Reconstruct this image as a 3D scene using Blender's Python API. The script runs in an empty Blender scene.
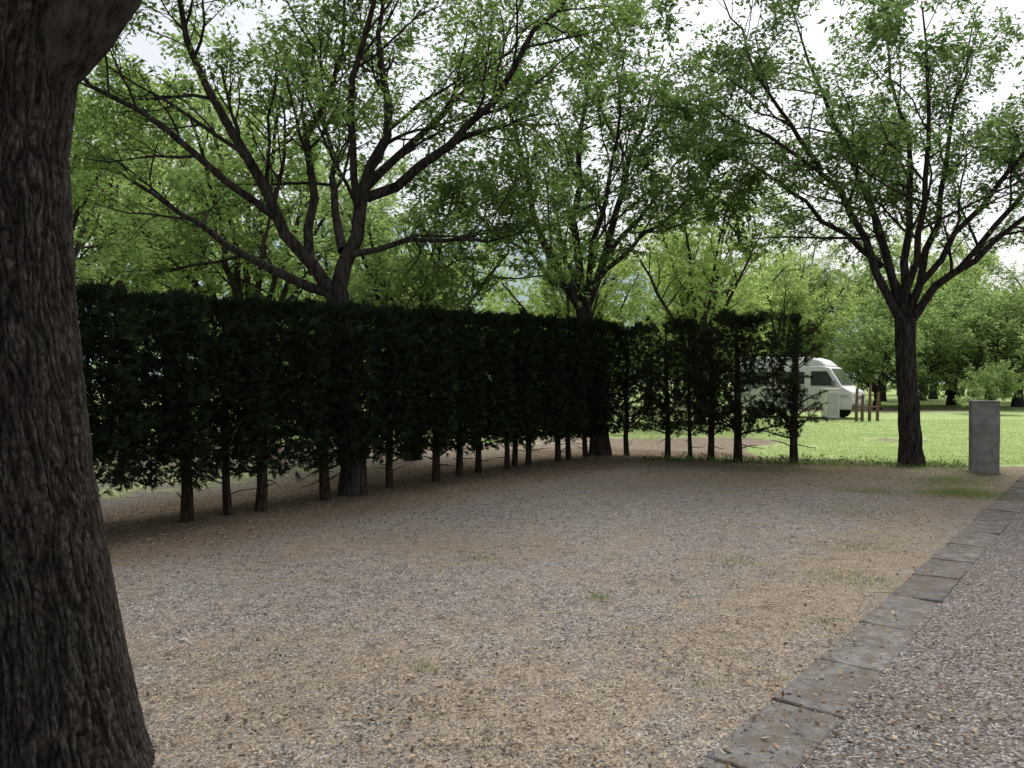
import bpy, math, numpy as np
from mathutils import Vector, noise as mn
rng=np.random.default_rng(7)
S=bpy.context.scene
# ------------------------------------------------------------------ helpers
def nrm(a): return a/np.maximum(np.linalg.norm(a,axis=-1,keepdims=True),1e-9)
def sn(x,y,z=0,seed=0,sc=1.0):
    r=np.random.default_rng(seed+100); o=0
    for i in range(7):
        k=r.normal(size=3)*sc*(1+0.45*i); o=o+np.sin(k[0]*x+k[1]*y+k[2]*z+r.uniform(0,6.28))/(1+0.35*i)
    return o/3.2
def make(name,V,F,mats,midx=None,attrs=None,smooth=False,parent=None,loc=None):
    V=np.asarray(V,dtype=np.float32); F=np.asarray(F,dtype=np.int32)
    me=bpy.data.meshes.new(name); n,k=F.shape
    me.vertices.add(len(V)); me.vertices.foreach_set('co',V.ravel())
    me.loops.add(n*k); me.loops.foreach_set('vertex_index',F.ravel())
    me.polygons.add(n); me.polygons.foreach_set('loop_start',np.arange(0,n*k,k,dtype=np.int32))
    for m in (mats if isinstance(mats,(list,tuple)) else [mats]): me.materials.append(m)
    if midx is not None: me.polygons.foreach_set('material_index',np.asarray(midx,dtype=np.int32))
    sm=np.ones(n,dtype=bool)*bool(smooth) if not isinstance(smooth,np.ndarray) else smooth
    me.polygons.foreach_set('use_smooth',sm)
    for an,(dom,val) in (attrs or {}).items():
        a=me.attributes.new(an,'FLOAT',dom); a.data.foreach_set('value',np.asarray(val,dtype=np.float32))
    me.update(calc_edges=True); me.validate()
    ob=bpy.data.objects.new(name,me); S.collection.objects.link(ob)
    if parent: ob.parent=parent
    if loc: ob.location=loc
    return ob
def empty(name,loc=(0,0,0),rz=0):
    e=bpy.data.objects.new(name,None); S.collection.objects.link(e); e.location=loc; e.rotation_euler=(0,0,rz); e.empty_display_size=.3; return e
class Acc:
    def __init__(s): s.V=[];s.F=[];s.M=[];s.n=0;s.R=[];s.S=[]
    def add(s,V,F,m,rnd=None,sm=False):
        V=V.reshape(-1,3); s.V.append(V); s.F.append(F+s.n); s.n+=len(V); s.M.append(np.full(len(F),m))
        s.R.append(rng.random(len(F)) if rnd is None else rnd); s.S.append(np.full(len(F),sm))
    def build(s,name,mats,**k):
        return make(name,np.concatenate(s.V),np.concatenate(s.F),mats,np.concatenate(s.M),{'rnd':('FACE',np.concatenate(s.R))},smooth=np.concatenate(s.S),**k)
def tubes(P,R,n):
    N,K,_=P.shape; T=nrm(np.gradient(P,axis=1)); av=nrm(T.mean(1))
    ref=np.where(np.abs(av[:,2:3])>.7,np.array([[1.,0,0]]),np.array([[0,0,1.]]))[:,None,:]
    B=nrm(np.cross(T,np.broadcast_to(ref,T.shape))); C=np.cross(T,B)
    a=np.arange(n)*2*np.pi/n
    V=P[:,:,None,:]+R[:,:,None,None]*(np.cos(a)[None,None,:,None]*B[:,:,None,:]+np.sin(a)[None,None,:,None]*C[:,:,None,:])
    idx=np.arange(N*K*n).reshape(N,K,n)
    i0=idx[:,:-1,:]; i1=idx[:,1:,:]
    F=np.stack([i0,np.roll(i0,-1,2),np.roll(i1,-1,2),i1],-1).reshape(-1,4)
    return V.reshape(-1,3),F
def kites(pos,d,side,L,W,bend=None):
    L=L[:,None];W=W[:,None]
    m=pos+d*L*.42
    tip=pos+d*L
    if bend is not None: tip=tip+bend
    V=np.stack([pos,m+side*W*.5,tip,m-side*W*.5],1)
    return V.reshape(-1,3),np.arange(len(pos)*4).reshape(-1,4)
def resample(pts,K,r=0.0):
    p=np.array(pts,float); seg=np.r_[0,np.cumsum(np.linalg.norm(np.diff(p,axis=0),axis=1))]
    t=np.linspace(0,seg[-1],K*6); q=np.stack([np.interp(t,seg,p[:,i]) for i in range(p.shape[1])],1)
    for _ in range(10):
        q[1:-1]=.25*q[:-2]+.5*q[1:-1]+.25*q[2:]
    q=q[np.linspace(0,len(q)-1,K).round().astype(int)]
    q[1:-1,:3]+=rng.normal(size=(K-2,3))*r
    return q
def children(P,R,m,tmin,tmax,amin,amax,lmin,lmax,up,K,wob,flat=0.0,rr=.55,rmax=1.):
    N,Kp,_=P.shape; par=np.repeat(np.arange(N),m); M=len(par)
    t=(np.tile(np.linspace(0,1,m,endpoint=False),N)+rng.random(M)/m)*(tmax-tmin)+tmin
    f=t*(Kp-1); i=np.minimum(f.astype(int),Kp-2); w=(f-i)[:,None]
    pos=P[par,i]*(1-w)+P[par,i+1]*w; T=nrm(P[par,i+1]-P[par,i])
    r0=np.minimum(R[par,i]*(1-w[:,0])+R[par,i+1]*w[:,0],rmax)
    rd=rng.normal(size=(M,3)); rd[:,2]*=(1-flat); pp=nrm(rd-(rd*T).sum(1,keepdims=True)*T)
    a=rng.uniform(amin,amax,M)[:,None]
    d=np.cos(a)*T+np.sin(a)*pp; d[:,2]+=up; d=nrm(d)
    L=rng.uniform(lmin,lmax,M)*(1.15-.55*t)
    out=np.zeros((M,K,3)); out[:,0]=pos
    for k in range(1,K):
        d=nrm(d+rng.normal(size=(M,3))*wob*np.array([1,1,1-flat])+np.array([0,0,up*.12]))
        out[:,k]=out[:,k-1]+d*(L/(K-1))[:,None]
    rad=(r0*rr)[:,None]*np.linspace(1,.35,K)[None,:]
    return out,rad
def leafset(A,P,mi,per,L0,W0,droop=.25,tmin=.15,jit=.05,rn=None):
    N,K,_=P.shape; par=np.repeat(np.arange(N),per); M=len(par)
    f=(rng.uniform(tmin,1,M))*(K-1); i=np.minimum(f.astype(int),K-2); w=(f-i)[:,None]
    pos=P[par,i]*(1-w)+P[par,i+1]*w; T=nrm(P[par,i+1]-P[par,i])
    up=np.array([0,0,1.]); lat=nrm(np.cross(T,up)+rng.normal(size=(M,3))*.25)*np.where(rng.random(M)<.5,-1,1)[:,None]
    d=nrm(lat+T*rng.uniform(.1,.9,M)[:,None]+rng.normal(size=(M,3))*.3-up*droop)
    nn=nrm(up+rng.normal(size=(M,3))*.55); side=nrm(np.cross(d,nn))
    s=rng.uniform(.65,1.25,M)
    pos=pos+rng.normal(size=(M,3))*jit
    V,F=kites(pos,d,side,L0*s,W0*s,bend=-up*(L0*s*rng.uniform(0,.25,M))[:,None])
    r=rng.random(N)[par]*.6+rng.random(M)*.4
    A.add(V,F,mi,r)
# ------------------------------------------------------------------ materials
def mat(name):
    m=bpy.data.materials.new(name); m.use_nodes=True; nt=m.node_tree; nt.nodes.clear()
    return m,nt,nt.nodes,nt.links
def N_(nt,t,**k):
    return nt.nodes.new(t)
def ramp(nt,src,stops):
    r=nt.nodes.new('ShaderNodeValToRGB'); e=r.color_ramp.elements
    while len(e)<len(stops): e.new(.5)
    for i,(p,c) in enumerate(stops): e[i].position=p; e[i].color=(*c,1) if len(c)==3 else c
    nt.links.new(src,r.inputs[0]); return r
def mixc(nt,f,a,b,bt='MIX'):
    m=nt.nodes.new('ShaderNodeMix'); m.data_type='RGBA'; m.blend_type=bt
    for s,v in ((m.inputs[0],f),(m.inputs[6],a),(m.inputs[7],b)):
        if hasattr(v,'is_linked'): nt.links.new(v,s)
        else: s.default_value=v if not isinstance(v,tuple) else (*v,1) if len(v)==3 else v
    return m.outputs[2]
def math_(nt,op,a,b=0.0,clamp=False):
    m=nt.nodes.new('ShaderNodeMath'); m.operation=op; m.use_clamp=clamp
    for s,v in ((m.inputs[0],a),(m.inputs[1],b)):
        if hasattr(v,'is_linked'): nt.links.new(v,s)
        else: s.default_value=v
    return m.outputs[0]
def noise_(nt,co,sc,det=4,rough=.6):
    n=N_(nt,'ShaderNodeTexNoise'); n.inputs['Scale'].default_value=sc; n.inputs['Detail'].default_value=det; n.inputs['Roughness'].default_value=rough
    if co is not None: nt.links.new(co,n.inputs['Vector'])
    return n.outputs[0]
def principled(nt,col,rough=.9,bump=None,bd=.02,bs=.6,spec=.2,metal=0):
    p=nt.nodes.new('ShaderNodeBsdfPrincipled'); o=nt.nodes.new('ShaderNodeOutputMaterial')
    if hasattr(col,'is_linked'): nt.links.new(col,p.inputs['Base Color'])
    else: p.inputs['Base Color'].default_value=(*col,1)
    p.inputs['Roughness'].default_value=rough
    p.inputs['Specular IOR Level'].default_value=spec; p.inputs['Metallic'].default_value=metal
    if bump is not None:
        b=nt.nodes.new('ShaderNodeBump'); b.inputs['Distance'].default_value=bd; b.inputs['Strength'].default_value=bs
        nt.links.new(bump,b.inputs['Height']); nt.links.new(b.outputs[0],p.inputs['Normal'])
    nt.links.new(p.outputs[0],o.inputs[0]); return p
def diffuse(nt,col,bump=None,bd=.02,bs=.6):
    p=nt.nodes.new('ShaderNodeBsdfDiffuse'); o=nt.nodes.new('ShaderNodeOutputMaterial'); nt.links.new(col,p.inputs[0])
    if bump is not None:
        b=nt.nodes.new('ShaderNodeBump'); b.inputs['Distance'].default_value=bd; b.inputs['Strength'].default_value=bs
        nt.links.new(bump,b.inputs['Height']); nt.links.new(b.outputs[0],p.inputs['Normal'])
    nt.links.new(p.outputs[0],o.inputs[0])
def leaf_mat(name,c1,c2,tr,tc):
    m,nt,n,l=mat(name)
    a=N_(nt,'ShaderNodeAttribute'); a.attribute_name='rnd'
    col=mixc(nt,a.outputs['Fac'],c1,c2)
    d=N_(nt,'ShaderNodeBsdfDiffuse'); l.new(col,d.inputs[0])
    t=N_(nt,'ShaderNodeBsdfTranslucent'); tcx=mixc(nt,a.outputs['Fac'],tuple(x*y for x,y in zip(c1,tc)),tuple(x*y for x,y in zip(c2,tc))); l.new(tcx,t.inputs[0])
    mx=N_(nt,'ShaderNodeMixShader'); mx.inputs[0].default_value=tr; l.new(d.outputs[0],mx.inputs[1]); l.new(t.outputs[0],mx.inputs[2])
    o=N_(nt,'ShaderNodeOutputMaterial'); l.new(mx.outputs[0],o.inputs[0]); return m
M_leaf=leaf_mat('leaf_green',(.048,.092,.029),(.125,.190,.062),.56,(2.0,1.95,1.45))
M_leafd=leaf_mat('leaf_dark',(.050,.092,.035),(.122,.185,.070),.56,(2.0,1.95,1.45))
M_leafb=leaf_mat('leaf_bright',(.23,.33,.11),(.40,.49,.21),.5,(1.5,1.5,1.2))  # far trees: base colour lightened to stand in for distance haze
M_leafm=leaf_mat('leaf_mid',(.155,.235,.09),(.29,.385,.16),.5,(1.5,1.5,1.2))  # background trees and shrubs: haze brightening put into the leaf colour
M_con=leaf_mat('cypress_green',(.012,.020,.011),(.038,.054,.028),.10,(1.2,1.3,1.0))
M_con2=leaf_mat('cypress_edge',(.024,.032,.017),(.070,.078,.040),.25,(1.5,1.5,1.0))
M_grass=leaf_mat('grass_blade',(.22,.33,.12),(.42,.49,.25),.4,(1.4,1.4,1.0))
M_weed=leaf_mat('tuft_blade',(.11,.17,.06),(.27,.31,.14),.4,(1.4,1.4,1.0))
def bark_mat(name,dk,lt,sc=1.0,bd=.03):
    m,nt,n,l=mat(name); g=N_(nt,'ShaderNodeTexCoord'); mp=N_(nt,'ShaderNodeMapping'); l.new(g.outputs['Object'],mp.inputs[0]); mp.inputs['Scale'].default_value=(sc*22,sc*22,sc*3.2)
    n1=noise_(nt,mp.outputs[0],1.0,5,.65)
    c=ramp(nt,n1,[(.38,dk),(.52,tuple(.5*(a+b) for a,b in zip(dk,lt))),(.70,lt)])
    diffuse(nt,c.outputs[0],n1,bd,.9); return m
M_bark=bark_mat('bark',(.018,.016,.014),(.080,.073,.066))
M_barkc=bark_mat('bark_cypress',(.02,.015,.011),(.075,.058,.046),1.2,.01)
m,nt,n,l=mat('bark_furrowed'); M_barkf=m
g=N_(nt,'ShaderNodeTexCoord'); mp=N_(nt,'ShaderNodeMapping'); l.new(g.outputs['Object'],mp.inputs[0]); mp.inputs['Scale'].default_value=(75,75,26)
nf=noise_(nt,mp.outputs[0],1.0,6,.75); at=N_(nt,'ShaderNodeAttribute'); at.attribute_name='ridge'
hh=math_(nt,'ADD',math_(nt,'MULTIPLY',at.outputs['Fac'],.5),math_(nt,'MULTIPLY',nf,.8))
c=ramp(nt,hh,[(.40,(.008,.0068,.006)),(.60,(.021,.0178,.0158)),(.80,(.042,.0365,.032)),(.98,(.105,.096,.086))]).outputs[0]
nl_=noise_(nt,g.outputs['Object'],1.7,4,.7); c=mixc(nt,ramp(nt,nl_,[(.50,(0,0,0)),(.75,(.45,.45,.45))]).outputs[0],c,(.021,.021,.016))
lc=noise_(nt,g.outputs['Object'],26,4,.7); c=mixc(nt,ramp(nt,lc,[(.68,(0,0,0)),(.76,(.5,.5,.5))]).outputs[0],c,(.12,.125,.105))
diffuse(nt,c,nf,.008,1.0)
def gravel_color(nt,co,tint,lo,hi,sc):
    v=N_(nt,'ShaderNodeTexVoronoi'); v.inputs['Scale'].default_value=sc; nt.links.new(co,v.inputs['Vector'])
    sp=N_(nt,'ShaderNodeSeparateColor'); nt.links.new(v.outputs['Color'],sp.inputs[0])
    c=ramp(nt,sp.outputs[0],[(0,tuple(lo*t for t in tint)),(.55,tuple((lo*.5+hi*.5)*t for t in tint)),(.92,tuple(hi*t for t in tint)),(1,(hi*1.35,hi*1.32,hi*1.28))])
    dk=ramp(nt,v.outputs['Distance'],[(.25,(1,1,1)),(.75,(.38,.35,.32))])
    return mixc(nt,1.0,c.outputs[0],dk.outputs[0],'MULTIPLY'),v.outputs['Distance']
m,nt,n,l=mat('gravel_ground'); M_ground=m
g=N_(nt,'ShaderNodeNewGeometry'); co=g.outputs['Position']
gc,gd=gravel_color(nt,co,(1.0,.935,.89),.18,.48,78)
at=N_(nt,'ShaderNodeAttribute'); at.attribute_name='straw'
al=N_(nt,'ShaderNodeAttribute'); al.attribute_name='lawn'
ah=N_(nt,'ShaderNodeAttribute'); ah.attribute_name='litter'
n1=noise_(nt,co,1.9,6,.78); n2=noise_(nt,co,8,6,.82); n3=noise_(nt,co,70,3,.8); n4=noise_(nt,co,.4,3)
dirt=ramp(nt,n3,[(.32,(.065,.050,.038)),(.47,(.20,.160,.122)),(.58,(.325,.270,.205)),(.72,(.56,.495,.39))]).outputs[0]
fs=math_(nt,'ADD',math_(nt,'ADD',math_(nt,'MULTIPLY',n1,1.3),math_(nt,'MULTIPLY',n2,1.0)),math_(nt,'MULTIPLY',at.outputs['Fac'],.38))
fs=ramp(nt,math_(nt,'MULTIPLY',fs,.5),[(.535,(0,0,0)),(.68,(1,1,1))]).outputs[0]
c=mixc(nt,math_(nt,'MULTIPLY',fs,.88),gc,dirt)
mt=ramp(nt,n2,[(.34,(.60,.575,.55)),(.48,(.95,.94,.93)),(.62,(1.12,1.11,1.10))]).outputs[0]; c=mixc(nt,1.0,c,mt,'MULTIPLY')
lit=ramp(nt,n3,[(.3,(.040,.028,.021)),(.5,(.145,.108,.078)),(.7,(.36,.285,.205))]).outputs[0]
fl=ramp(nt,math_(nt,'ADD',ah.outputs['Fac'],math_(nt,'MULTIPLY',math_(nt,'SUBTRACT',n2,.5),1.1)),[(.35,(0,0,0)),(.75,(1,1,1))]).outputs[0]
c=mixc(nt,math_(nt,'MULTIPLY',fl,.9),c,lit)
gr=ramp(nt,math_(nt,'ADD',math_(nt,'MULTIPLY',n2,.5),math_(nt,'MULTIPLY',n1,.5)),[(.35,(.19,.28,.10)),(.5,(.30,.39,.16)),(.62,(.46,.46,.27))]).outputs[0]
fg=ramp(nt,math_(nt,'ADD',al.outputs['Fac'],math_(nt,'MULTIPLY',math_(nt,'SUBTRACT',n1,.5),1.1)),[(.42,(0,0,0)),(.62,(1,1,1))]).outputs[0]
c=mixc(nt,fg,c,gr)
big=ramp(nt,n4,[(.3,(.88,.88,.88)),(.7,(1.08,1.07,1.06))]).outputs[0]
c=mixc(nt,1.0,c,big,'MULTIPLY')
h=math_(nt,'ADD',math_(nt,'MULTIPLY',gd,-.5),math_(nt,'MULTIPLY',n3,.9))
diffuse(nt,c,h,.010,.8)
m,nt,n,l=mat('gravel_path'); M_path=m
g=N_(nt,'ShaderNodeNewGeometry'); co=g.outputs['Position']
gc,gd=gravel_color(nt,co,(1.0,.915,.875),.11,.36,70)
c=mixc(nt,ramp(nt,noise_(nt,co,3.5,6,.75),[(.48,(0,0,0)),(.7,(.7,.7,.7))]).outputs[0],gc,(.14,.115,.092))
diffuse(nt,c,math_(nt,'MULTIPLY',gd,-1),.012,.8)
def concrete(name,base,dark,dirt,sc=1):
    m,nt,n,l=mat(name); g=N_(nt,'ShaderNodeNewGeometry'); co=g.outputs['Position']
    a=noise_(nt,co,5*sc,6,.8); b=noise_(nt,co,140,3,.8)
    at=N_(nt,'ShaderNodeAttribute'); at.attribute_name='rnd'
    c=ramp(nt,a,[(.38,dark),(.60,base)]).outputs[0]
    c=mixc(nt,1.,c,ramp(nt,b,[(.3,(.5,.5,.5)),(.55,(1,1,1)),(.75,(1.25,1.25,1.22))]).outputs[0],'MULTIPLY')
    c=mixc(nt,1.,c,ramp(nt,at.outputs['Fac'],[(0,(.78,.77,.76)),(1,(1.10,1.10,1.09))]).outputs[0],'MULTIPLY')
    d=noise_(nt,co,9,5,.8); c=mixc(nt,ramp(nt,d,[(.44,(0,0,0)),(.60,(dirt,dirt,dirt))]).outputs[0],c,(.13,.105,.082))
    diffuse(nt,c,math_(nt,'ADD',a,math_(nt,'MULTIPLY',b,.4)),.010,.8); return m
M_conc=concrete('concrete_kerb',(.235,.225,.222),(.125,.118,.113),.85); M_pil=concrete('concrete_pillar',(.42,.43,.41),(.27,.28,.26),.2)
def rndmat(name,stops,rough=.9):
    m,nt,n,l=mat(name); a=N_(nt,'ShaderNodeAttribute'); a.attribute_name='rnd'
    diffuse(nt,ramp(nt,a.outputs['Fac'],stops).outputs[0]); return m
M_peb=rndmat('pebble',[(0,(.11,.098,.09)),(.5,(.25,.229,.213)),(.85,(.40,.377,.352)),(1,(.56,.54,.51))])
M_straw=rndmat('dry_straw',[(0,(.10,.077,.056)),(.5,(.29,.235,.172)),(1,(.56,.485,.375))])
M_dl=rndmat('dead_leaf',[(0,(.06,.042,.031)),(.5,(.18,.128,.085)),(1,(.43,.34,.235))])
def flat(name,c,r=.5,spec=.5,metal=0,var=.12):
    m,nt,n,l=mat(name); g=N_(nt,'ShaderNodeTexCoord'); a=noise_(nt,g.outputs['Object'],5,5,.7)
    cc=mixc(nt,ramp(nt,a,[(.35,(0,0,0)),(.7,(1,1,1))]).outputs[0],tuple(x*(1-var) for x in c),c)
    principled(nt,cc,r,spec=spec,metal=metal); return m
M_white=flat('white_paint',(.66,.65,.66),.4); M_glass=flat('dark_glass',(.05,.055,.06),.08,.8); M_rub=flat('rubber',(.02,.02,.02),.8)
M_grey=flat('grey_plastic',(.14,.14,.14),.5); M_blue=flat('dark_blue_paint',(.03,.045,.07),.25,.6); M_red=flat('red_lens',(.35,.02,.02),.2); M_cl=flat('clear_lens',(.6,.6,.58),.15); M_stripe=flat('stripe_paint',(.45,.46,.47),.4)
M_wood=bark_mat('weathered_wood',(.12,.075,.055),(.26,.18,.13),2,.004)
# ------------------------------------------------------------------ layout lines
K0=np.array([.935,3.30]); KU=np.array([.627,.779]); KN=np.array([.779,-.627])
HL=np.array([[-6.9,3.6],[-4.6,7.0],[-3.62,8.55],[-2.35,10.2],[-.95,12.3],[.75,14.5],[1.75,15.75]])
HR=np.array([[2.0,15.9],[3.1,15.25],[3.88,14.9],[4.5,14.55],[5.23,14.3]])
def linedist(x,y,L):
    best=np.full(np.shape(x),1e9)
    for a,b in zip(L[:-1],L[1:]):
        d=b-a; t=np.clip(((x-a[0])*d[0]+(y-a[1])*d[1])/(d@d),0,1)
        best=np.minimum(best,np.hypot(x-a[0]-t*d[0],y-a[1]-t*d[1]))
    return best
def kdist(x,y): return (x-K0[0])*KN[0]+(y-K0[1])*KN[1]
def gh(x,y):
    s=kdist(x,y); f=np.clip((-.05-s)/.8,0,1); far=np.clip((60-np.hypot(x,y))/30,0,1)
    return (.022*sn(x,y,0,3,1.1)+.014*sn(x,y,0,4,4.0))*f*far
def axis(lo,hi,st,ext):
    a=np.arange(lo,hi+1e-6,st); e=np.array(ext); return np.r_[lo-e[::-1],a,hi+e]
gx=axis(-12,24,.18,[1,3,8,20,60,200,700]); gy=axis(-2,32,.18,[1,3,8,20,60,200,900])
X,Y=np.meshgrid(gx,gy); Z=gh(X,Y)
hd=np.minimum(linedist(X,Y,HL),linedist(X,Y,HR))
bx=np.interp(Y,HL[:,1],HL[:,0]); behind=np.clip((bx-X-1.6)/1.2,0,1)*(Y<16.5)
lawn=np.clip((Y-14.5-.35*np.sin(X*1.3)+.25*(X-7))/.7+.5,0,1)*np.clip((X-4.6)/.8,0,1)
lawn=np.maximum(lawn,np.clip((Y-17.5)/1.5,0,1)); lawn=np.maximum(lawn,behind*.5)
for (px,py,sx,sy,w) in [(5.7,19.6,1.7,1.2,.75),(4.0,18.0,2.0,.9,.8),(9.9,19.8,1.6,.9,.6),(1.5,20,3,1.6,.7),(16,40,14,4,.8),(-4,17,3,2,.6),(11.5,25,3,1.2,.3)]:
    lawn=lawn-w*np.exp(-((X-px)/sx)**2-((Y-py)/sy)**2)
lawn=np.where(kdist(X,Y)>-.1,np.minimum(lawn,.2),lawn)
for (px,py,r) in [(6.1,10.4,.45),(4.9,10.7,.3),(7.0,13.0,.6),(2.7,6.0,.2)]:
    lawn=np.maximum(lawn,.48*np.exp(-((X-px)**2+(Y-py)**2)/r**2))
straw=.5*np.exp(-((X+.2)/1.5)**2-((Y-4.0)/.9)**2)+.7*np.clip((Y-10)/4,0,1)*np.clip((X-1)/3,0,1)+.6*np.exp(-((kdist(X,Y)+.5)/.45)**2)+.25*sn(X,Y,0,9,.7)
straw+=.6*np.exp(-((X+.8)/1.8)**2-((Y-7.3)/.8)**2)-.35*np.exp(-((X-.6)/1.5)**2-((Y-8.2)/1.4)**2)-.4*np.exp(-((X+1.2)/.6)**2-((Y-5.3)/1.)**2)-.35*np.exp(-((X-.6)/.6)**2-((Y-4.2)/1.)**2)+.4*np.exp(-((X+1.5)/.8)**2-((Y-4.2)/1.2)**2)+.4*np.clip((Y-10)/3,0,1)
litter=np.clip(1.4-hd/1.7,0,1)
nx,ny=len(gx),len(gy); idx=np.arange(nx*ny).reshape(ny,nx)
F=np.stack([idx[:-1,:-1],idx[:-1,1:],idx[1:,1:],idx[1:,:-1]],-1).reshape(-1,4)
make('ground',np.stack([X,Y,Z],-1).reshape(-1,3),F,M_ground,attrs={'lawn':('POINT',lawn.ravel()),'straw':('POINT',straw.ravel()),'litter':('POINT',litter.ravel())},smooth=True)
def kp(s,w,z): p=K0+KU*s+KN*w; return [p[0],p[1],z]
V=[];Fq=[]
ss=np.arange(-8,30,1.0)
for s in ss: V+= [kp(s,.30,.006),kp(s,2,.012),kp(s,5.5,.006)]
for i in range(len(ss)-1):
    for j in range(2): a=i*3+j; Fq.append([a,a+1,a+4,a+3])
make('gravel_path',V,Fq,M_path)
A=Acc(); s=-5.0
while s<11:
    Ls=.80+rng.uniform(-.10,.10); g_=.004; o=rng.uniform(-.010,.010); w0,w1=0,.33
    z=.014+rng.uniform(-.004,.004); c=.007
    tt=np.linspace(0,1,7)[:-1]
    ring=[(s+g_+(Ls-2*g_)*t,w0) for t in tt]+[(s+Ls-g_,w0+(w1-w0)*t) for t in tt]+[(s+Ls-g_-(Ls-2*g_)*t,w1) for t in tt]+[(s+g_,w1-(w1-w0)*t) for t in tt]
    ring=np.array(ring)+rng.normal(size=(24,2))*.005; ctr=ring.mean(0)
    tl=rng.normal(size=2)*.005
    def up(q,z_): return [kp(a,b+o,z_+tl[0]*(a-ctr[0])/Ls*2+tl[1]*(b-ctr[1])/.33*2) for a,b in q]
    inn=ctr+(ring-ctr)*np.array([1-2*c/Ls,1-2*c/.33])
    Vv=np.array(up(ring,-.06)+up(ring,z-c)+up(inn,z)+up(ctr[None],z)*1)
    Fk=[[i,(i+1)%24,24+(i+1)%24,24+i] for i in range(24)]+[[24+i,24+(i+1)%24,48+(i+1)%24,48+i] for i in range(24)]+[[48+i,48+i+1,48+(i+2)%24,72] for i in range(0,24,2)]
    A.add(Vv,np.array(Fk),0,np.full(len(Fk),rng.random()))
    s+=Ls
A.build('kerb',[M_conc])
# ------------------------------------------------------------------ scatter on ground
def scatter(n,r0,r1,a0=-52,a1=52,p=1.0):
    u=rng.random(n); r=r0*(r1/r0)**(u**p); a=np.radians(rng.uniform(a0,a1,n)); return r*np.sin(a),r*np.cos(a)
def inkerb(x,y): k=kdist(x,y); return (k>0)&(k<.33)
x,y=scatter(70000,2.3,15); kd=kdist(x,y); ed=np.minimum(np.abs(kd),np.abs(kd-.33))
keep=((~inkerb(x,y))|(rng.random(len(x))<.12+.6*np.exp(-ed/.04)))&(kd<5)&(sn(x,y,0,9,.7)+rng.normal(size=len(x))*.6<.55); x=x[keep];y=y[keep]
n_=len(x); z=gh(x,y)+np.where(kdist(x,y)>.3,.006,0)+np.where(inkerb(x,y),.014,0)
o=np.array([[1,0,0],[0,1,0],[-1,0,0],[0,-1,0],[0,0,.7],[0,0,-.7]],float)
sz=rng.uniform(.003,.0075,n_)*np.where(rng.random(n_)<.03,1.9,1)
ang=rng.uniform(0,6.28,n_); sc=rng.uniform(.6,1.25,(n_,6,1))
v=o[None]*sc*sz[:,None,None]; c_,s_=np.cos(ang)[:,None],np.sin(ang)[:,None]
vx=v[:,:,0]*c_-v[:,:,1]*s_*.8; vy=v[:,:,0]*s_+v[:,:,1]*c_*.8
V=np.stack([vx+x[:,None],vy+y[:,None],v[:,:,2]+(z+sz*.25)[:,None]],-1).reshape(-1,3)
tri=np.array([[0,1,4],[1,2,4],[2,3,4],[3,0,4]]); F=(tri[None]+6*np.arange(n_)[:,None,None]).reshape(-1,3)
make('gravel_stones',V,F,M_peb,attrs={'rnd':('FACE',np.repeat(rng.random(n_)**1.6,4))})
A=Acc()
for (px,py,r) in [(-1.95,4.55,.026),(-2.15,4.6,.02),(1.3,6.2,.018),(-.6,6.0,.016),(2.8,8.0,.02),(.2,5.1,.014)]:
    P=np.array([[[px,py,-.005+t*r*1.1] for t in np.linspace(0,1,6)]]); R=np.array([[r*.9,r*1.05,r,r*.85,r*.5,.001]]); V,F=tubes(P,R,9); V=V+rng.normal(size=V.shape)*r*.09; A.add(V,F,0,np.full(len(F),.85),sm=True)
A.build('stones',[M_peb])
x,y=scatter(52000,2.4,16); w=sn(x,y,0,12,1.4)+.6*np.exp(-((y-4.2)/1.3)**2)+.5*np.exp(-np.abs(kdist(x,y)+.4)/.3)+rng.normal(size=len(x))*.5
k=(w>.2)&((kdist(x,y)<.0)|(rng.random(len(x))<.2)); x=x[k];y=y[k]; n_=len(x)
a=rng.uniform(0,6.28,n_); d=np.stack([np.cos(a),np.sin(a),rng.normal(size=n_)*.12],-1); sd=np.stack([-np.sin(a),np.cos(a),0*a],-1)
V,F=kites(np.stack([x,y,gh(x,y)+.010+rng.random(n_)*.01+np.where(inkerb(x,y),.010,0)],-1),d,sd,rng.uniform(.015,.06,n_),rng.uniform(.002,.006,n_))
make('dry_straw',V,F,M_straw,attrs={'rnd':('FACE',rng.random(n_))})
x,y=scatter(18000,2.6,17); hd=np.minimum(linedist(x,y,HL),linedist(x,y,HR)); k=(rng.random(len(x))<.22+.5*sn(x,y,0,77,1.6)+.8*np.exp(-hd/1.4)+.3*np.exp(-np.abs(kdist(x,y))/.25)); x=x[k];y=y[k]
t=rng.random(9500); hx=np.interp(t*6,np.arange(7),HL[:,0])+rng.normal(size=9500)*1.05; hy=np.interp(t*6,np.arange(7),HL[:,1])+rng.normal(size=9500)*1.05
x=np.r_[x,hx];y=np.r_[y,hy];n_=len(x)
a=rng.uniform(0,6.28,n_); d=np.stack([np.cos(a),np.sin(a),rng.normal(size=n_)*.25],-1); sd=nrm(np.stack([-np.sin(a),np.cos(a),rng.normal(size=n_)*.4],-1))
Ls=rng.uniform(.015,.04,n_)
V,F=kites(np.stack([x,y,gh(x,y)+.014+rng.random(n_)*.008+np.where(inkerb(x,y),.010,0)],-1),d,sd,Ls,Ls*.55,bend=np.stack([0*x,0*x,rng.uniform(-.005,.012,n_)],-1))
make('fallen_leaves',V,F,M_dl,attrs={'rnd':('FACE',rng.random(n_)**1.2)})
P=[];R=[]
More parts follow.
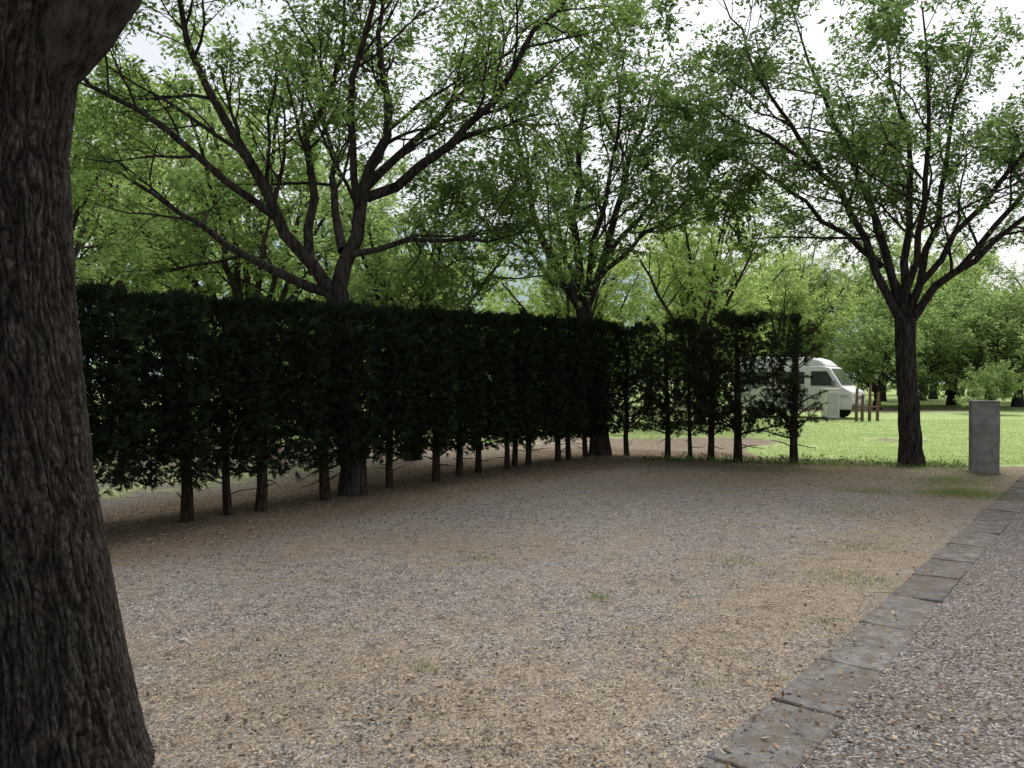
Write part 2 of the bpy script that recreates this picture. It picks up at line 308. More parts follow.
for i in range(90):
    x,y=[q[0] for q in scatter(1,2.9,11,-35,35)]
    if i==0:x,y=.12,3.42
    a=rng.uniform(0,3.14); L=rng.uniform(.06,.22); p=[[x+math.cos(a)*L*(t-.5)+rng.normal()*.006,y+math.sin(a)*L*(t-.5)+rng.normal()*.006,float(gh(x,y))+.016] for t in np.linspace(0,1,5)]
    P.append(p);R.append(np.linspace(.003,.0015,5))
V,F=tubes(np.array(P),np.array(R),5); make('fallen_twigs',V,F,M_straw,attrs={'rnd':('FACE',rng.uniform(0,.8,len(F)))})
def grassblades(x,y,h0,h1,w0,w1,lean=.35):
    n_=len(x); d=nrm(np.stack([rng.normal(size=n_)*lean,rng.normal(size=n_)*lean,np.ones(n_)],-1)); a=rng.uniform(0,6.28,n_); sd=np.stack([np.cos(a),np.sin(a),0*a],-1)
    return kites(np.stack([x,y,gh(x,y)-.003],-1),d,sd,rng.uniform(h0,h1,n_),rng.uniform(w0,w1,n_))
A=Acc()
def lawnval(x,y):
    ix=np.clip(np.searchsorted(gx,x),0,nx-1); iy=np.clip(np.searchsorted(gy,y),0,ny-1); return lawn[iy,ix]
x=rng.uniform(2,22,110000); y=14+rng.random(110000)**1.5*16; k=(lawnval(x,y)+sn(x,y,0,30,1.2)*.25>.6)&(kdist(x,y)<0)&(np.abs(x)<y*.85); V,F=grassblades(x[k],y[k],.02,.055,.006,.014); A.add(V,F,0)
x=rng.uniform(-12,3,20000); y=rng.uniform(10,30,20000); k=(lawnval(x,y)>.5); V,F=grassblades(x[k],y[k],.03,.09,.01,.02); A.add(V,F,0)
A.build('lawn_grass',[M_grass])
A=Acc()
for (px,py,n_,r,h) in [(6.1,10.4,2400,.30,.09),(4.9,10.7,700,.25,.06),(6.6,11.6,1300,.4,.08),(-.44,4.1,90,.05,.04),(.63,5.5,150,.07,.05),(2.65,5.95,420,.18,.045),(-.3,6.6,120,.1,.045),(2.0,4.9,70,.06,.04),(1.0,3.9,60,.06,.03),(4.0,9.0,550,.35,.05),(3.2,7.2,350,.22,.045),(-1.2,9.6,160,.25,.05),(7.1,13.6,900,.5,.12),(5.8,13.9,700,.5,.12),(7.7,12.7,500,.35,.12),(4.6,13.6,300,.5,.09),(1.7,15.2,400,.4,.1),(.5,9.4,120,.12,.04),(-1.0,4.8,60,.05,.03),(5.4,12.6,1200,.7,.05),(3.4,11.5,500,.5,.04),(6.9,11.9,700,.25,.08),(1.9,6.6,150,.12,.04)]:
    V,F=grassblades(px+rng.normal(size=n_)*r,py+rng.normal(size=n_)*r*.8,h*.4,h,.003,.007,.6); A.add(V,F,0)
x,y=scatter(12000,3,14,-30,45); k=(kdist(x,y)<-.02)&(sn(x,y,0,40,2.)>.35); V,F=grassblades(x[k],y[k],.012,.03,.003,.006,.8); A.add(V,F,0)
A.build('grass_tufts',[M_weed])
A=Acc(); n_=2600; t=rng.random(n_); x=2.6+5.4*t+rng.normal(size=n_)*.15; y=14.9-1.3*t+rng.normal(size=n_)*.18
d=nrm(np.stack([rng.normal(size=n_),rng.normal(size=n_),rng.uniform(.1,1,n_)],-1)); sd=nrm(np.cross(d,np.array([0,0,1.])+rng.normal(size=(n_,3))*.4))
L=rng.uniform(.03,.08,n_); V,F=kites(np.stack([x,y,rng.random(n_)**2*.14*(.4+.6*np.sin(x*9)**2)],-1),d,sd,L,L*.5); A.add(V,F,0); A.build('weeds',[M_leafd])
# ------------------------------------------------------------------ hedge
def sprays(A,pos,d,L,mi,wd=.16):
    n_=len(pos); side=nrm(np.cross(d,rng.normal(size=(n_,3))))
    r=rng.random(n_)
    for (a,l,off) in ((0,1,0),(.6,.6,.25),(-.6,.6,.25),(.75,.5,.5),(-.75,.5,.5)):
        dd=d*math.cos(a)+side*math.sin(a); nn=np.cross(d,side); sd=np.cross(dd,nn)
        V,F=kites(pos+d*(L*off)[:,None],dd,sd,L*l,L*l*wd*rng.uniform(.8,1.3,n_)); A.add(V,F,mi,np.clip(r*.7+rng.random(n_)*.3,0,1))
def hedge(line,n,trunks,hw,top,bot,Lr,seed,surf=.6,br=(16,.35,.75),amp=1.0,mi=0):
    A=Acc(); seg=np.r_[0,np.cumsum(np.linalg.norm(np.diff(line,axis=0),axis=1))]; tot=seg[-1]
    s=rng.random(n)*tot; bx=np.interp(s,seg,line[:,0]); by=np.interp(s,seg,line[:,1]); e=.2
    tx=np.interp(s+e,seg,line[:,0])-np.interp(s-e,seg,line[:,0]); ty=np.interp(s+e,seg,line[:,1])-np.interp(s-e,seg,line[:,1]); q=np.hypot(tx,ty); tx/=q;ty/=q
    u=rng.uniform(-1,1,n); m=rng.random(n)<surf; u=np.where(m,np.sign(u)*rng.uniform(.7,1.1,n),u)
    ph=np.sin(s*2*np.pi/.78+.8*sn(s,0*s,0,seed,1))
    zt=top(s)+amp*(.05*sn(s,0*s,0,seed,3)+.05*sn(s,u,0,seed+1,9)+.02*ph); zb=bot(s)+.07*sn(s,u,0,seed+2,4)
    v=rng.random(n); v=np.where(rng.random(n)<.12,1-.05*v,v); z=zb+(zt-zb)*v
    w=hw*(.90+.17*ph+.18*amp*sn(s,z,u,seed+3,3.5))*(1-.30*np.clip((v-.8)/.2,0,1)**2)*(1-.25*np.clip((.15-v)/.15,0,1))
    hole=sn(s,z*1.0,0,seed+9,4.0)>(9 if amp<=1 else .30)
    k=~(hole&(rng.random(n)<.85))
    x=bx+(-ty)*u*w; y=by+tx*u*w
    out=np.stack([-ty*u,tx*u,0*u],-1)
    d=nrm(out*.9+rng.normal(size=(n,3))*.5+np.array([0,0,.3])-np.array([0,0,.25])*(v<.08)[:,None]+np.array([0,0,.8])*(v>.93)[:,None])
    L=rng.uniform(*Lr,n)*np.where(rng.random(n)<.05,1.5,1)
    if amp<=1: inner=(np.abs(u)<.5)&(v>.15)&(v<.85); L=np.where(inner,L*1.9,L)
    sprays(A,np.stack([x,y,z],-1)[k],d[k],L[k],mi,.17)
    P=[];R=[]
    for (tx_,ty_,r) in trunks:
        l1,l2=rng.normal(size=2)*.05; hh=2.4 if amp<=1 else 2.75; P.append([[tx_+l1*t+rng.normal()*.01,ty_+l2*t,-.08+hh*t] for t in np.linspace(0,1,7)]); R.append(r*np.array([1.25,1,.93,.8,.65,.45,.2]))
    P=np.array(P);R=np.array(R); V,F=tubes(P,R,9); A.add(V,F,1,sm=True)
    c,cr=children(P,R,br[0],.18,.98,.9,1.5,br[1],br[2],.12,4,.12,0,.3); V,F=tubes(c,cr,4); A.add(V,F,1)
    if amp>1:
        for i in range(br[0]//3):
            t=rng.uniform(.3,1,len(c))[:,None]; p=c[:,0]*(1-t)+c[:,3]*t; dd=nrm(nrm(c[:,3]-c[:,0])+rng.normal(size=p.shape)*.5); kk=p[:,2]>.42; sprays(A,p[kk],dd[kk],rng.uniform(.08,.17,kk.sum()),2)
    c,cr=children(P,R,6,.10,.3,1.0,1.6,.2,.45,-.1,4,.2,0,.2); V,F=tubes(c,cr,3); A.add(V,F,1)
    return A
tr=[(-5.6,5.4,.06),(-5.0,6.3,.055),(-4.4,7.2,.06),(-3.55,8.4,.062),(-3.25,8.75,.045),(-2.94,8.98,.062),(-2.41,9.9,.066),(-1.75,11.0,.05),(-1.16,11.75,.06),(-.85,12.4,.055),(-.55,12.9,.05),(-.1,13.4,.045),(.05,13.7,.05),(.3,13.95,.05),(.87,14.55,.055),(1.1,14.95,.05),(1.45,15.3,.05)]
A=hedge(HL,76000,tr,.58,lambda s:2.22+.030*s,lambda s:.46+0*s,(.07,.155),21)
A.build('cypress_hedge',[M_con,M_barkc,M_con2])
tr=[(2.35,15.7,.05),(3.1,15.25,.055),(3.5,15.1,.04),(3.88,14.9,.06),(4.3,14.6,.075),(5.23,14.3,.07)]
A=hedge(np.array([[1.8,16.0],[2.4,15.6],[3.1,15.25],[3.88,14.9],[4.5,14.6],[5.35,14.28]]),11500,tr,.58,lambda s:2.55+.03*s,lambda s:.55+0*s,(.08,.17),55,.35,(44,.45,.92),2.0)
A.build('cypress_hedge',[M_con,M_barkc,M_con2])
# ------------------------------------------------------------------ trees
def limbs_to(P,ext=0):
    out=[];rad=[]
    for pts,r0,r1 in P:
        pts=[tuple(p) for p in pts]
        if ext:
            a,b=np.array(pts[-2]),np.array(pts[-1]); e=(b-a)*np.array([.8,.8,.9])*ext; pts=pts+[tuple(b+e)]
        q=resample(pts,11,.035); out.append(q); rad.append(np.linspace(r0,r1*(.7 if ext else 1),11))
    return np.array(out),np.array(rad)
def tree(name,trunk,limbs,mleaf,leaf=(.095,.042),m=(9,6,4),per=13,up=.18,L1=(1.0,2.1),L2=(.5,1.0),L3=(.25,.5),flat=.45,ext=0,**kw):
    A=Acc()
    tp=resample([list(p[:3])+[p[3]] for p in trunk],14,.008); V,F=tubes(tp[None,:,:3],tp[None,:,3],14); A.add(V,F,0,sm=True)
    P,R=limbs_to(limbs,ext); V,F=tubes(P,R,9); A.add(V,F,0,sm=True)
    a,ar=children(P,R,m[0],.22,1,.45,1.05,*L1,up,6,.18,.2,.5,rmax=.06); V,F=tubes(a,ar,6); A.add(V,F,0,sm=True)
    b,br=children(a,ar,m[1],.2,1,.4,1.0,*L2,up*.5,5,.18,flat,.55); V,F=tubes(b,br,4); A.add(V,F,0,sm=True)
    c,cr=children(b,br,m[2],.2,1,.4,1.0,*L3,-.04,4,.15,flat,.6); V,F=tubes(c,np.maximum(cr,.002),3); A.add(V,F,0)
    leafset(A,c,1,per,*leaf); leafset(A,b,1,max(per//3,2),*leaf,tmin=.5)
    return A.build(name,[M_bark,mleaf],**kw)
def TL(y0,arr): return [(p[0],y0+p[1],p[2]) for p in arr]
y0=10.35
tree('deciduous_tree',[(-2.14,y0,-.1,.22),(-2.14,y0,.3,.175),(-2.2,y0,1.4,.155),(-2.3,y0,2.3,.15),(-2.39,y0,2.8,.16)],
 [(TL(y0,[(-2.38,0,2.65),(-3.13,-.3,3.77),(-3.6,-.6,4.79),(-4.0,-.7,5.59),(-4.2,-.8,6.6)]),.095,.025),
  (TL(y0,[(-2.38,0,2.6),(-2.25,.1,3.37),(-1.98,.2,4.11),(-1.71,.3,5.19),(-1.85,.5,6.5)]),.115,.025),
  (TL(y0,[(-2.0,.2,4.05),(-1.4,.1,4.3),(-.97,-.2,4.52),(-.30,-.5,5.05),(.24,-.7,5.86),(.85,-.9,6.4)]),.075,.02),
  (TL(y0,[(-2.38,0,2.7),(-3.4,.2,3.06),(-4.34,.5,3.71),(-5.55,.8,4.52)]),.075,.018),
  (TL(y0,[(-2.3,0,3.2),(-1.7,.2,3.42),(-1.1,.4,3.48),(-.09,.7,3.6)]),.05,.014),
  (TL(y0,[(-2.7,-.1,3.15),(-2.75,.2,4.0),(-2.9,.4,4.92),(-2.45,.6,6.0),(-2.4,.8,7)]),.07,.02),
  (TL(y0,[(-2.3,.1,3.3),(-2.6,1.,4.2),(-2.9,2.,5.2),(-3.3,2.8,6.2)]),.07,.02),
  (TL(y0,[(-3.0,-.2,3.6),(-3.8,-.9,4.3),(-4.9,-1.2,5.0),(-5.6,-1.4,5.9)]),.055,.015),
  (TL(y0,[(-1.95,.25,4.3),(-1.3,.9,5.2),(-.6,1.4,6.1),(.1,1.8,6.9)]),.06,.016),
  (TL(y0,[(-2.1,.1,3.9),(-2.0,-.8,4.9),(-1.6,-1.6,5.8),(-1.2,-2.4,6.5)]),.055,.016)],M_leaf,leaf=(.085,.038),m=(11,7,4),per=12,ext=.7,flat=.6)
y0=15.65
tree('deciduous_tree',[(1.79,y0,-.1,.27),(1.79,y0,.3,.20),(1.7,y0,1.4,.17),(1.55,y0,2.4,.16),(1.45,y0,3.0,.16)],
 [(TL(y0,[(1.46,0,2.9),(.94,-.2,3.69),(.47,-.3,4.71),(.16,-.5,6.2),(-.24,-.6,7.5)]),.10,.02),
  (TL(y0,[(1.46,0,2.9),(1.79,.1,3.79),(2.2,.2,5.2),(2.6,.3,6.65),(3.0,.4,7.7)]),.10,.02),
  (TL(y0,[(1.46,0,3.0),(1.28,0,4.6),(1.39,.1,6.2),(1.6,.2,8.1)]),.10,.02),
  (TL(y0,[(1.7,.1,3.5),(2.6,-.5,4.4),(3.7,-.8,5.2)]),.06,.015),
  (TL(y0,[(1.2,-.1,3.3),(.4,-.9,3.9),(-.5,-1.3,4.5)]),.055,.015),
  (TL(y0,[(1.46,0,3.1),(1.6,-1,4.2),(1.8,-1.9,5.4),(1.9,-2.3,6.6)]),.07,.015),
  (TL(y0,[(1.4,0,3.2),(1.1,1,4.4),(1.0,2,5.6)]),.07,.015),
  (TL(y0,[(1.9,.1,4.1),(2.9,.6,5.2),(3.6,1,6.2)]),.06,.015)],M_leafd,leaf=(.11,.05),per=14,m=(10,7,4),ext=.6,up=.04,L1=(1.1,2.4),flat=.6)
y0=13.8
tree('deciduous_tree',[(7.17,y0,-.1,.27),(7.17,y0,.25,.20),(7.12,y0,1.2,.175),(7.08,y0,2.0,.17),(7.06,y0,2.65,.18)],
 [(TL(y0,[(7.04,0,2.5),(6.43,-.1,3.62),(5.8,-.3,4.87),(4.99,-.5,5.4),(3.9,-.7,5.9)]),.085,.015),
  (TL(y0,[(7.05,0,2.5),(6.61,.1,4.25),(6.07,.3,5.86),(5.7,.4,6.94),(5.35,.5,8.0)]),.085,.015),
  (TL(y0,[(7.06,0,2.5),(7.06,0,3.53),(7.24,.2,5.32),(6.97,.3,7.1)]),.085,.015),
  (TL(y0,[(7.1,0,2.5),(7.5,-.1,3.17),(8.5,-.3,3.98),(9.6,-.4,4.8)]),.085,.015),
  (TL(y0,[(7.1,0,2.7),(7.7,.2,4.4),(8.1,.4,6.0),(8.5,.6,7.5)]),.075,.015),
  (TL(y0,[(7.0,0,2.7),(6.8,-1.,4.0),(6.4,-2.,5.2),(5.9,-2.8,6.1)]),.07,.015),
  (TL(y0,[(7.1,0,2.8),(7.6,-1.,4.2),(8.0,-1.9,5.2),(8.3,-2.8,6.0)]),.065,.015),
  (TL(y0,[(7.1,0,2.8),(7.2,1.2,4.2),(7.5,2.2,5.6),(7.8,3,6.5)]),.065,.015),
  (TL(y0,[(6.7,.1,3.6),(5.9,.7,4.6),(5.0,1.3,5.6),(4.2,1.8,6.3)]),.055,.015),
  (TL(y0,[(5.4,-.4,5.2),(4.6,-.6,6.2),(3.9,-.8,7.3)]),.045,.015),
  (TL(y0,[(7.9,-.2,3.5),(8.7,-.9,4.8),(9.6,-1.3,6.2)]),.055,.015)],M_leafd,leaf=(.096,.044),per=14,m=(10,8,4),ext=.7,up=.05,L1=(1.1,2.3),flat=.6)
def fore_tree():
    e=empty('deciduous_tree')
    cz=np.array([-.1,.1,.5,1.2,1.86,2.45,2.8,3.05]); cx=np.array([-1.80,-1.79,-1.83,-1.93,-2.01,-2.04,-2.02,-1.98]); cr=np.array([.40,.325,.285,.265,.258,.258,.285,.33])
    nz,na=1100,400; zz=np.linspace(-.1,3.05,nz); V=np.zeros((nz,na,3)); RD=np.zeros((nz,na))
    for i,z in enumerate(zz):
        x0=np.interp(z,cz,cx); r0=np.interp(z,cz,cr)
        for j in range(na):
            a=2*math.pi*j/na; ca,sa=math.cos(a),math.sin(a)
            wv=mn.noise(Vector((ca*3.5,sa*3.5,z*7.0)))*.7
            n1=abs(mn.noise(Vector((ca*11+wv,sa*11+wv,z*5.0)))); n2=abs(mn.noise(Vector((ca*23+wv,sa*23-wv,z*20+4)))); n3=mn.noise(Vector((ca*38,sa*38,z*70)))
            q=min(n1*3.8,1.0)*.5+min(n2*3.0,1)*.35+(n3*.5+.5)*.15
            big=mn.noise(Vector((ca*1.1,sa*1.1,z*.8)))*.02
            r=r0+big+q*.0150-.010
            V[i,j]=(x0+r*ca,3.0+r*sa,z); RD[i,j]=q
    idx=np.arange(nz*na).reshape(nz,na); i0=idx[:-1];i1=idx[1:]
    F=np.stack([i0,np.roll(i0,-1,1),np.roll(i1,-1,1),i1],-1).reshape(-1,4)
    make('trunk',V.reshape(-1,3),F,M_barkf,smooth=True,parent=e,attrs={'ridge':('POINT',RD.ravel())})
    A=Acc()
    P,R=limbs_to([([(-2.0,3.0,2.70),(-1.66,3.05,3.15),(-1.2,3.2,3.8),(-.8,3.5,4.8),(-.4,3.9,6.0)],.19,.05),
      ([(-2.02,3.0,2.75),(-2.35,2.9,3.6),(-2.8,2.7,4.8),(-3.2,2.6,6)],.22,.05),
      ([(-2.02,3.0,2.8),(-2.05,3.7,3.9),(-2.3,4.8,5.2),(-2.6,6.0,6.3)],.14,.03),
      ([(-2.0,3.0,2.8),(-1.6,2.0,3.9),(-1.0,.6,5.0),(-.2,-.5,5.8)],.15,.03),
      ([(-1.3,3.2,3.7),(-.2,3.2,4.6),(1.0,3.0,5.3),(2.2,3.4,5.9)],.10,.03),
      ([(-.8,3.5,4.8),(.2,4.6,5.6),(1.1,5.8,6.4)],.08,.03)])
    V,F=tubes(P,R,14); A.add(V,F,0,sm=True)
    a,ar=children(P,R,6,.4,1,.5,1.1,1.2,2.2,.25,6,.14,.2,.45,rmax=.06)
    b,br=children(a,ar,5,.2,1,.4,1.0,.5,1.0,.1,5,.15,.4,.5)
    c,cr_=children(b,br,3,.2,1,.4,1.,.25,.5,0,4,.15,.4,.6)
    for p,r,n_ in ((a,ar,6),(b,br,4),(c,np.maximum(cr_,.002),3)):
        V,F=tubes(p,r,n_); A.add(V,F,0)
    leafset(A,c,1,9,.08,.036)
    A.build('limbs_and_foliage',[M_bark,M_leaf],parent=e)
fore_tree()
def proto(name,h,sp,ml,seed,nl=8,per=9,leaf=(.16,.08)):
    r=np.random.default_rng(seed); limbs=[]; th=h*.22
    for i in range(nl):
        a=2*math.pi*i/nl+r.uniform(-.3,.3); s_=sp*r.uniform(.55,1); zt=h*r.uniform(.5,.95) 
        if i%3==0: s_*=.45; zt=h*.97
        limbs.append(([(0,0,th*r.uniform(.8,1.2)),(math.cos(a)*s_*.4,math.sin(a)*s_*.4,th+(zt-th)*.45),(math.cos(a)*s_*.75,math.sin(a)*s_*.75,th+(zt-th)*.8),(math.cos(a)*s_,math.sin(a)*s_,zt)],.10,.025))
    return tree(name,[(0,0,-.2,.28),(0,0,.4,.19),(.05,0,th*.6,.16),(0,0,th*1.15,.15)],limbs,ml,leaf=leaf,m=(8,6,3),per=per,L1=(1.2,2.6),L2=(.6,1.3),L3=(.35,.7),up=.02,flat=.2)
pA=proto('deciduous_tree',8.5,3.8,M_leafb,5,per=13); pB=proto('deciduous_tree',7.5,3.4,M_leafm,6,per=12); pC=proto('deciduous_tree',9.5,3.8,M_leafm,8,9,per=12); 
pD=proto('shrub',3.6,1.9,M_leafm,11,7,10,(.15,.08))
def place(o,x,y,s,rz,new=True):
    if new:
        q=bpy.data.objects.new(o.name.split('.')[0],o.data); S.collection.objects.link(q)
    else: q=o
    q.location=(x,y,0); q.scale=(s,s,s*.97); q.rotation_euler=(0,0,rz)
place(pA,6.6,27,.98,.3,False); place(pB,-1.9,14.8,.72,1,False); place(pC,-6.5,19,1.0,2,False)
for (o,x,y,s,rz) in [(pB,-9.8,15.5,1.05,.5),(pA,-12.5,25,1.3,1.),(pA,-3.0,27,.85,4),(pA,2.2,29,.85,2.2),(pB,3.8,36,1.0,3),(pA,9.5,38,1.05,4.4),(pA,15.5,44,1.0,5),
    (pC,19.5,52,1.2,1.3),(pA,27,56,1.3,5.5),(pC,-8,34,1.2,2.6),(pA,-17,38,1.5,.2),(pA,34,62,1.5,1.1),(pC,12,56,1.2,2.3),(pB,-22,28,1.5,2),(pC,40,55,1.4,4),(pA,-14,13.5,1.0,5),(pA,22,58,1.2,3.3),(pA,31,58,1.3,1.3)]:
    place(o,x,y,s,rz)
place(pD,19,40,1.0,0,False)
for (x,y,s,rz) in [(15.8,43,.9,1),(22,42,1.1,2),(25.5,41,1.3,3),(12,46,1.2,4),(18.5,47,1.3,5),(29,44,1.5,.4),(8,45,1.2,2.4),(33,47,1.4,1.4),(4,44,1,2),(21.5,34.5,.5,2),(23.5,46,1.5,5),(36,50,1.7,2),(27,47,1.6,1),(0,46,1.2,1)]:
    place(pD,x,y,s,rz)
A=Acc(); n_=60000
cx=rng.uniform(-80,110,130); cy=rng.uniform(62,85,130); cz=rng.uniform(2,8,130); cr=rng.uniform(3,5.5,130)
k=rng.integers(0,130,n_); d=nrm(rng.normal(size=(n_,3))); rr=cr[k]*rng.uniform(.55,1.05,n_)
pos=np.stack([cx[k],cy[k],cz[k]],-1)+d*rr[:,None]*np.array([1,1,.95]); pos[:,2]=np.abs(pos[:,2])+.1
dd=nrm(rng.normal(size=(n_,3))); sd=nrm(np.cross(dd,d+rng.normal(size=(n_,3))*.4)); L=rng.uniform(.35,.75,n_)
V,F=kites(pos,dd,sd,L,L*.6); A.add(V,F,1)
tp=np.stack([np.stack([cx,cy,cz*0-.2],-1),np.stack([cx+.2,cy,cz*.5],-1),np.stack([cx,cy,cz],-1)],1); V,F=tubes(tp,np.full((130,3),.22),6); A.add(V,F,0)
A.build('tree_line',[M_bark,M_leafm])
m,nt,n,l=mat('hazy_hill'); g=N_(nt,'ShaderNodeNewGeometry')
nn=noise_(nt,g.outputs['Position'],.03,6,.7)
diffuse(nt,ramp(nt,nn,[(.35,(.30,.38,.42)),(.65,(.40,.48,.52))]).outputs[0])  # aerial haze painted into the hill colour as pale blue-grey
hx=np.linspace(-700,700,120); rows=[]
for j,t in enumerate(np.linspace(0,1,14)):
    hgt=(84+24*np.sin(hx/170+2.2)+12*np.sin(hx/60+2)+5*np.sin(hx/19))*np.sin(t*math.pi/2)**1.2
    hgt=hgt*(.93+.07*sn(hx,np.full_like(hx,j*30.),0,60,.03))*np.clip(1.1-(hx-60)/500,.35,1)-2
    rows.append(np.stack([hx,np.full_like(hx,330+200*t)+25*np.sin(hx/80),np.where(t==0,-3,hgt)],-1))
V=np.array(rows); idx=np.arange(14*120).reshape(14,120); F=np.stack([idx[:-1,:-1],idx[:-1,1:],idx[1:,1:],idx[1:,:-1]],-1).reshape(-1,4)
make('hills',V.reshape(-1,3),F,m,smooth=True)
# ------------------------------------------------------------------ built objects
import bmesh
def prism(name,prof,w,mat_,parent,bev=.04,taper=None,loc=(0,0,0)):
    bm=bmesh.new(); f=[]; 
    for sgn in (-1,1):
        vs=[]
        for (a,b) in prof:
            ww=w/2*(1 if taper is None else taper(b)); vs.append(bm.verts.new((a,sgn*ww,b)))
        f.append(vs)
    bm.faces.new(f[0]); bm.faces.new(f[1][::-1]); n_=len(prof)
    for i in range(n_): bm.faces.new((f[0][(i+1)%n_],f[0][i],f[1][i],f[1][(i+1)%n_]))
    bmesh.ops.recalc_face_normals(bm,faces=bm.faces[:])
    if bev: bmesh.ops.bevel(bm,geom=bm.edges[:],offset=bev,segments=3,affect='EDGES',profile=.5)
    me=bpy.data.meshes.new(name); bm.to_mesh(me); bm.free(); me.materials.append(mat_)
    for p in me.polygons: p.use_smooth=bev>.03
    o=bpy.data.objects.new(name,me); S.collection.objects.link(o); o.parent=parent; o.location=loc; return o
def box(name,cx,cy,cz,sx,sy,sz,mt,parent,bev=.01):
    return prism(name,[(-sx/2,-sz/2),(sx/2,-sz/2),(sx/2,sz/2),(-sx/2,sz/2)],sy,mt,parent,bev,loc=(cx,cy,cz))
def wheel(name,x,y,r,w,parent):
    bm=bmesh.new(); prof=[(0,.5),(.35,.52),(.6,.45),(.62,.5),(.95,.5),(1,.4),(1,-.4),(.95,-.5),(0,-.5)]; n_=28; rings=[]
    for (pr,pw) in prof:
        rings.append([bm.verts.new((math.cos(2*math.pi*i/n_)*max(pr,.001)*r,pw*w,math.sin(2*math.pi*i/n_)*max(pr,.001)*r)) for i in range(n_)])
    for k in range(len(rings)-1):
        for i in range(n_):
            fc=bm.faces.new((rings[k][i],rings[k][(i+1)%n_],rings[k+1][(i+1)%n_],rings[k+1][i])); fc.material_index=0 if k>=3 else 1
    bmesh.ops.recalc_face_normals(bm,faces=bm.faces[:])
    me=bpy.data.meshes.new(name); bm.to_mesh(me); bm.free(); me.materials.append(M_rub); me.materials.append(M_grey)
    o=bpy.data.objects.new(name,me); S.collection.objects.link(o); o.parent=parent; o.location=(x,y,r); 
    if y<0: o.rotation_euler=(0,0,math.pi)
def quadpanel(name,pts,mt,parent,th=.012):
    p=[Vector(q) for q in pts]; nrm_=(p[1]-p[0]).cross(p[2]-p[0]).normalized()*th
    bm=bmesh.new(); a=[bm.verts.new(q) for q in p]; b=[bm.verts.new(q+nrm_) for q in p]; bm.faces.new(a[::-1]); bm.faces.new(b)
    for i in range(len(p)): j=(i+1)%len(p); bm.faces.new((a[i],a[j],b[j],b[i]))
    me=bpy.data.meshes.new(name); bm.to_mesh(me); bm.free(); me.materials.append(mt)
    o=bpy.data.objects.new(name,me); S.collection.objects.link(o); o.parent=parent; return o
v=empty('camper_van',(12.0,32.2,0),math.radians(-38))
prism('body',[(-2.45,.38),(2.35,.38),(2.42,.75),(2.36,1.08),(1.98,1.30),(1.50,2.05),(1.25,2.12),(-2.42,2.12),(-2.5,1.2)],1.95,M_white,v,.06,taper=lambda z:1-.07*max(0,(z-1.1)))
prism('high_roof',[(-2.38,2.08),(1.42,2.08),(1.12,2.36),(.7,2.48),(-2.15,2.54),(-2.38,2.42)],1.74,M_white,v,.08,taper=lambda z:1-.35*max(0,z-2.1))
for sgn in (-1,1):
    def side(x,z): return (x,sgn*(1.95/2*(1-.07*max(0,z-1.1))+.004),z)
    for nm,pl in (('cab_window',[(.80,1.32),(1.78,1.32),(1.42,1.9),(.80,1.9)]),('side_window',[(-.60,1.38),(.55,1.38),(.55,1.88),(-.60,1.88)]),('rear_side_window',[(-2.2,1.38),(-.9,1.38),(-.9,1.88),(-2.2,1.88)])):
        q=[side(*p) for p in pl]; 
        if sgn>0: q=q[::-1]
        quadpanel(nm,q,M_glass,v)
    q=[side(*p) for p in [(-2.42,.86),(2.25,.86),(2.25,.96),(-2.42,.96)]]; quadpanel('side_stripe',q if sgn<0 else q[::-1],M_stripe,v,.006)
    for xx in (.67,1.80,-.75): 
        q=[side(*p) for p in [(xx,.45),(xx+.015,.45),(xx+.015,1.24),(xx,1.24)]]; quadpanel('door_seam',q if sgn<0 else q[::-1],M_grey,v,.004)
    box('mirror',1.72,sgn*1.12,1.42,.12,.2,.24,M_grey,v,.02)
    wheel('wheel_front',1.55,sgn*.86,.33,.22,v); wheel('wheel_rear',-1.5,sgn*.86,.33,.22,v)
    box('headlamp',2.37,sgn*.72,.93,.08,.3,.2,M_cl,v,.02); box('tail_lamp',-2.47,sgn*.82,1.0,.06,.16,.45,M_red,v,.01)
quadpanel('windscreen',[(1.96,-.80,1.355),(1.96,.80,1.355),(1.545,.72,2.0),(1.545,-.72,2.0)],M_glass,v,.02)
box('front_bumper',2.42,0,.50,.16,1.9,.22,M_grey,v,.04); box('rear_bumper',-2.52,0,.50,.14,1.9,.2,M_grey,v,.04); box('grille',2.41,0,.85,.05,.95,.14,M_grey,v,.01)
v=empty('parked_car',(.55,22.5,0),math.radians(12))
prism('body',[(-2.05,.25),(2.05,.25),(2.12,.55),(2.0,.82),(1.0,.95),(-1.75,1.0),(-2.1,.9),(-2.15,.5)],1.74,M_blue,v,.07)
prism('cabin',[(-1.85,.93),(1.05,.90),(.35,1.42),(-1.2,1.47),(-1.6,1.35)],1.6,M_glass,v,.05,taper=lambda z:1-.28*max(0,z-.9))
prism('roof',[(-1.35,1.425),(.38,1.40),(.2,1.48),(-1.1,1.52)],1.30,M_blue,v,.02)
for sgn in (-1,1):
    wheel('wheel_front',1.3,sgn*.78,.31,.2,v); wheel('wheel_rear',-1.35,sgn*.78,.31,.2,v); box('headlamp',2.05,sgn*.6,.68,.1,.32,.14,M_cl,v,.02); box('tail_lamp',-2.1,sgn*.62,.78,.08,.25,.2,M_red,v,.01)
v=empty('concrete_pillar',(7.90,12.85,0),math.radians(-22))
box('shaft',0,0,.555,.40,.32,1.25,M_pil,v,.012); box('cap',0,0,1.19,.415,.335,.03,M_pil,v,.008); box('footing',0,0,.0,.46,.38,.05,M_pil,v,.01); box('meter_door',.205,0,.75,.012,.24,.5,M_grey,v,.004)
v=empty('utility_pedestal',(12.35,29.8,0),math.radians(5))
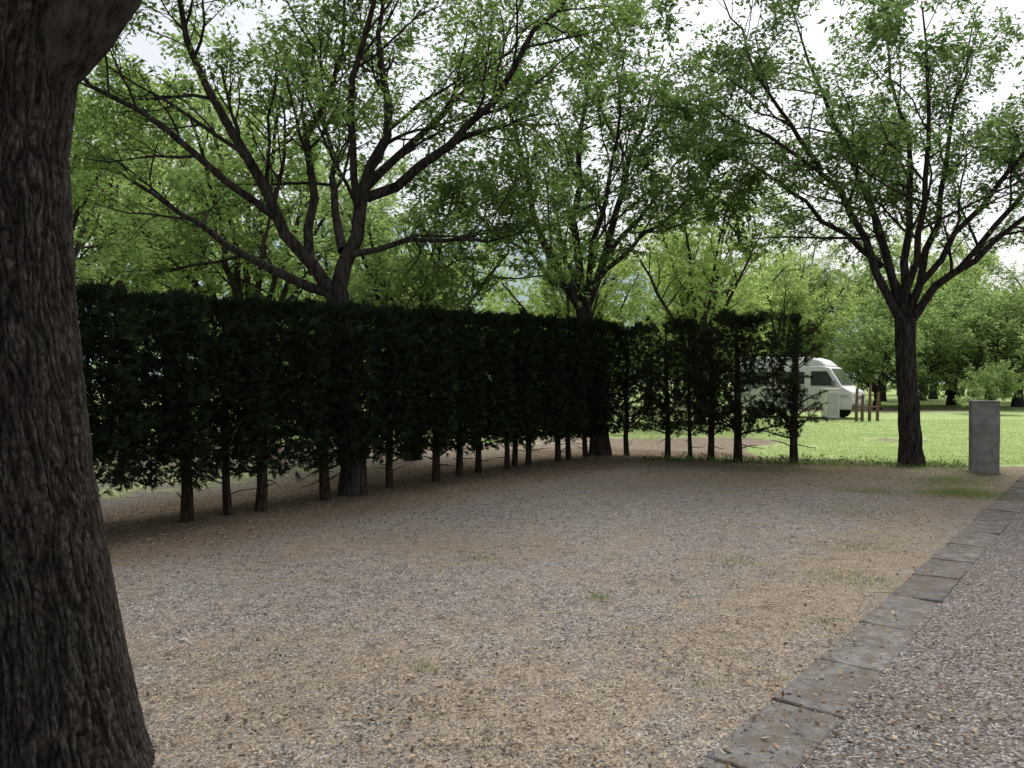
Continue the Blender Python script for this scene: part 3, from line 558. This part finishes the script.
box('cabinet',0,0,.62,.58,.34,1.1,M_white,v,.03); box('lid',0,0,1.20,.64,.40,.07,M_white,v,.02); box('door',0,-.175,.62,.46,.014,.85,M_stripe,v,.004); box('plinth',0,0,.04,.66,.42,.12,M_pil,v,.01)
v=empty('wooden_fence',(13.0,29.0,0),0)
for i,(x,h_) in enumerate([(0,1.25),(.22,1.0),(.50,1.35),(.80,1.1)]):
    V,F=tubes(np.array([[[x,0,-.1],[x+.01,0,h_*.5],[x+.04,0,h_]]]),np.array([[.065,.06,.05]]),8); make('post_%d'%(i+1),V,F,M_wood,parent=v,smooth=True)
V,F=tubes(np.array([[[-.1,-.07,.55],[.5,-.08,.53],[.9,-.07,.56]]]),np.array([[.03,.035,.03]]),7); make('rail',V,F,M_wood,parent=v,smooth=True)
# ------------------------------------------------------------------ light, sky, camera
SE,SR=math.radians(62),math.radians(30)
w=bpy.data.worlds.new('World'); S.world=w; w.use_nodes=True; nt=w.node_tree; nt.nodes.clear()
sky=nt.nodes.new('ShaderNodeTexSky'); sky.sky_type='NISHITA'; sky.sun_disc=False; sky.sun_elevation=SE; sky.sun_rotation=SR; sky.air_density=1.5; sky.dust_density=4; sky.ozone_density=1
hs=nt.nodes.new('ShaderNodeHueSaturation'); hs.inputs['Saturation'].default_value=.28; hs.inputs['Value'].default_value=1.18
bg=nt.nodes.new('ShaderNodeBackground'); bg.inputs[1].default_value=.15; o=nt.nodes.new('ShaderNodeOutputWorld')
nt.links.new(sky.outputs[0],hs.inputs['Color']); nt.links.new(hs.outputs[0],bg.inputs[0]); nt.links.new(bg.outputs[0],o.inputs[0])
sd=bpy.data.lights.new('sun','SUN'); sd.energy=3.0; sd.angle=math.radians(35); sd.color=(1,.985,.96); so=bpy.data.objects.new('sun',sd); S.collection.objects.link(so)
dirv=Vector((math.sin(SR)*math.cos(SE),math.cos(SR)*math.cos(SE),math.sin(SE))); so.rotation_euler=dirv.to_track_quat('Z','Y').to_euler(); so.location=dirv*40
cd=bpy.data.cameras.new('camera'); cd.lens=27; cd.sensor_width=36; cd.clip_end=3000; cd.clip_start=.05
cam=bpy.data.objects.new('camera',cd); S.collection.objects.link(cam); cam.location=(0,0,1.55); cam.rotation_euler=(math.radians(89.7),0,0); S.camera=cam
S.view_settings.view_transform='Standard'; S.view_settings.look='None'; S.view_settings.exposure=0
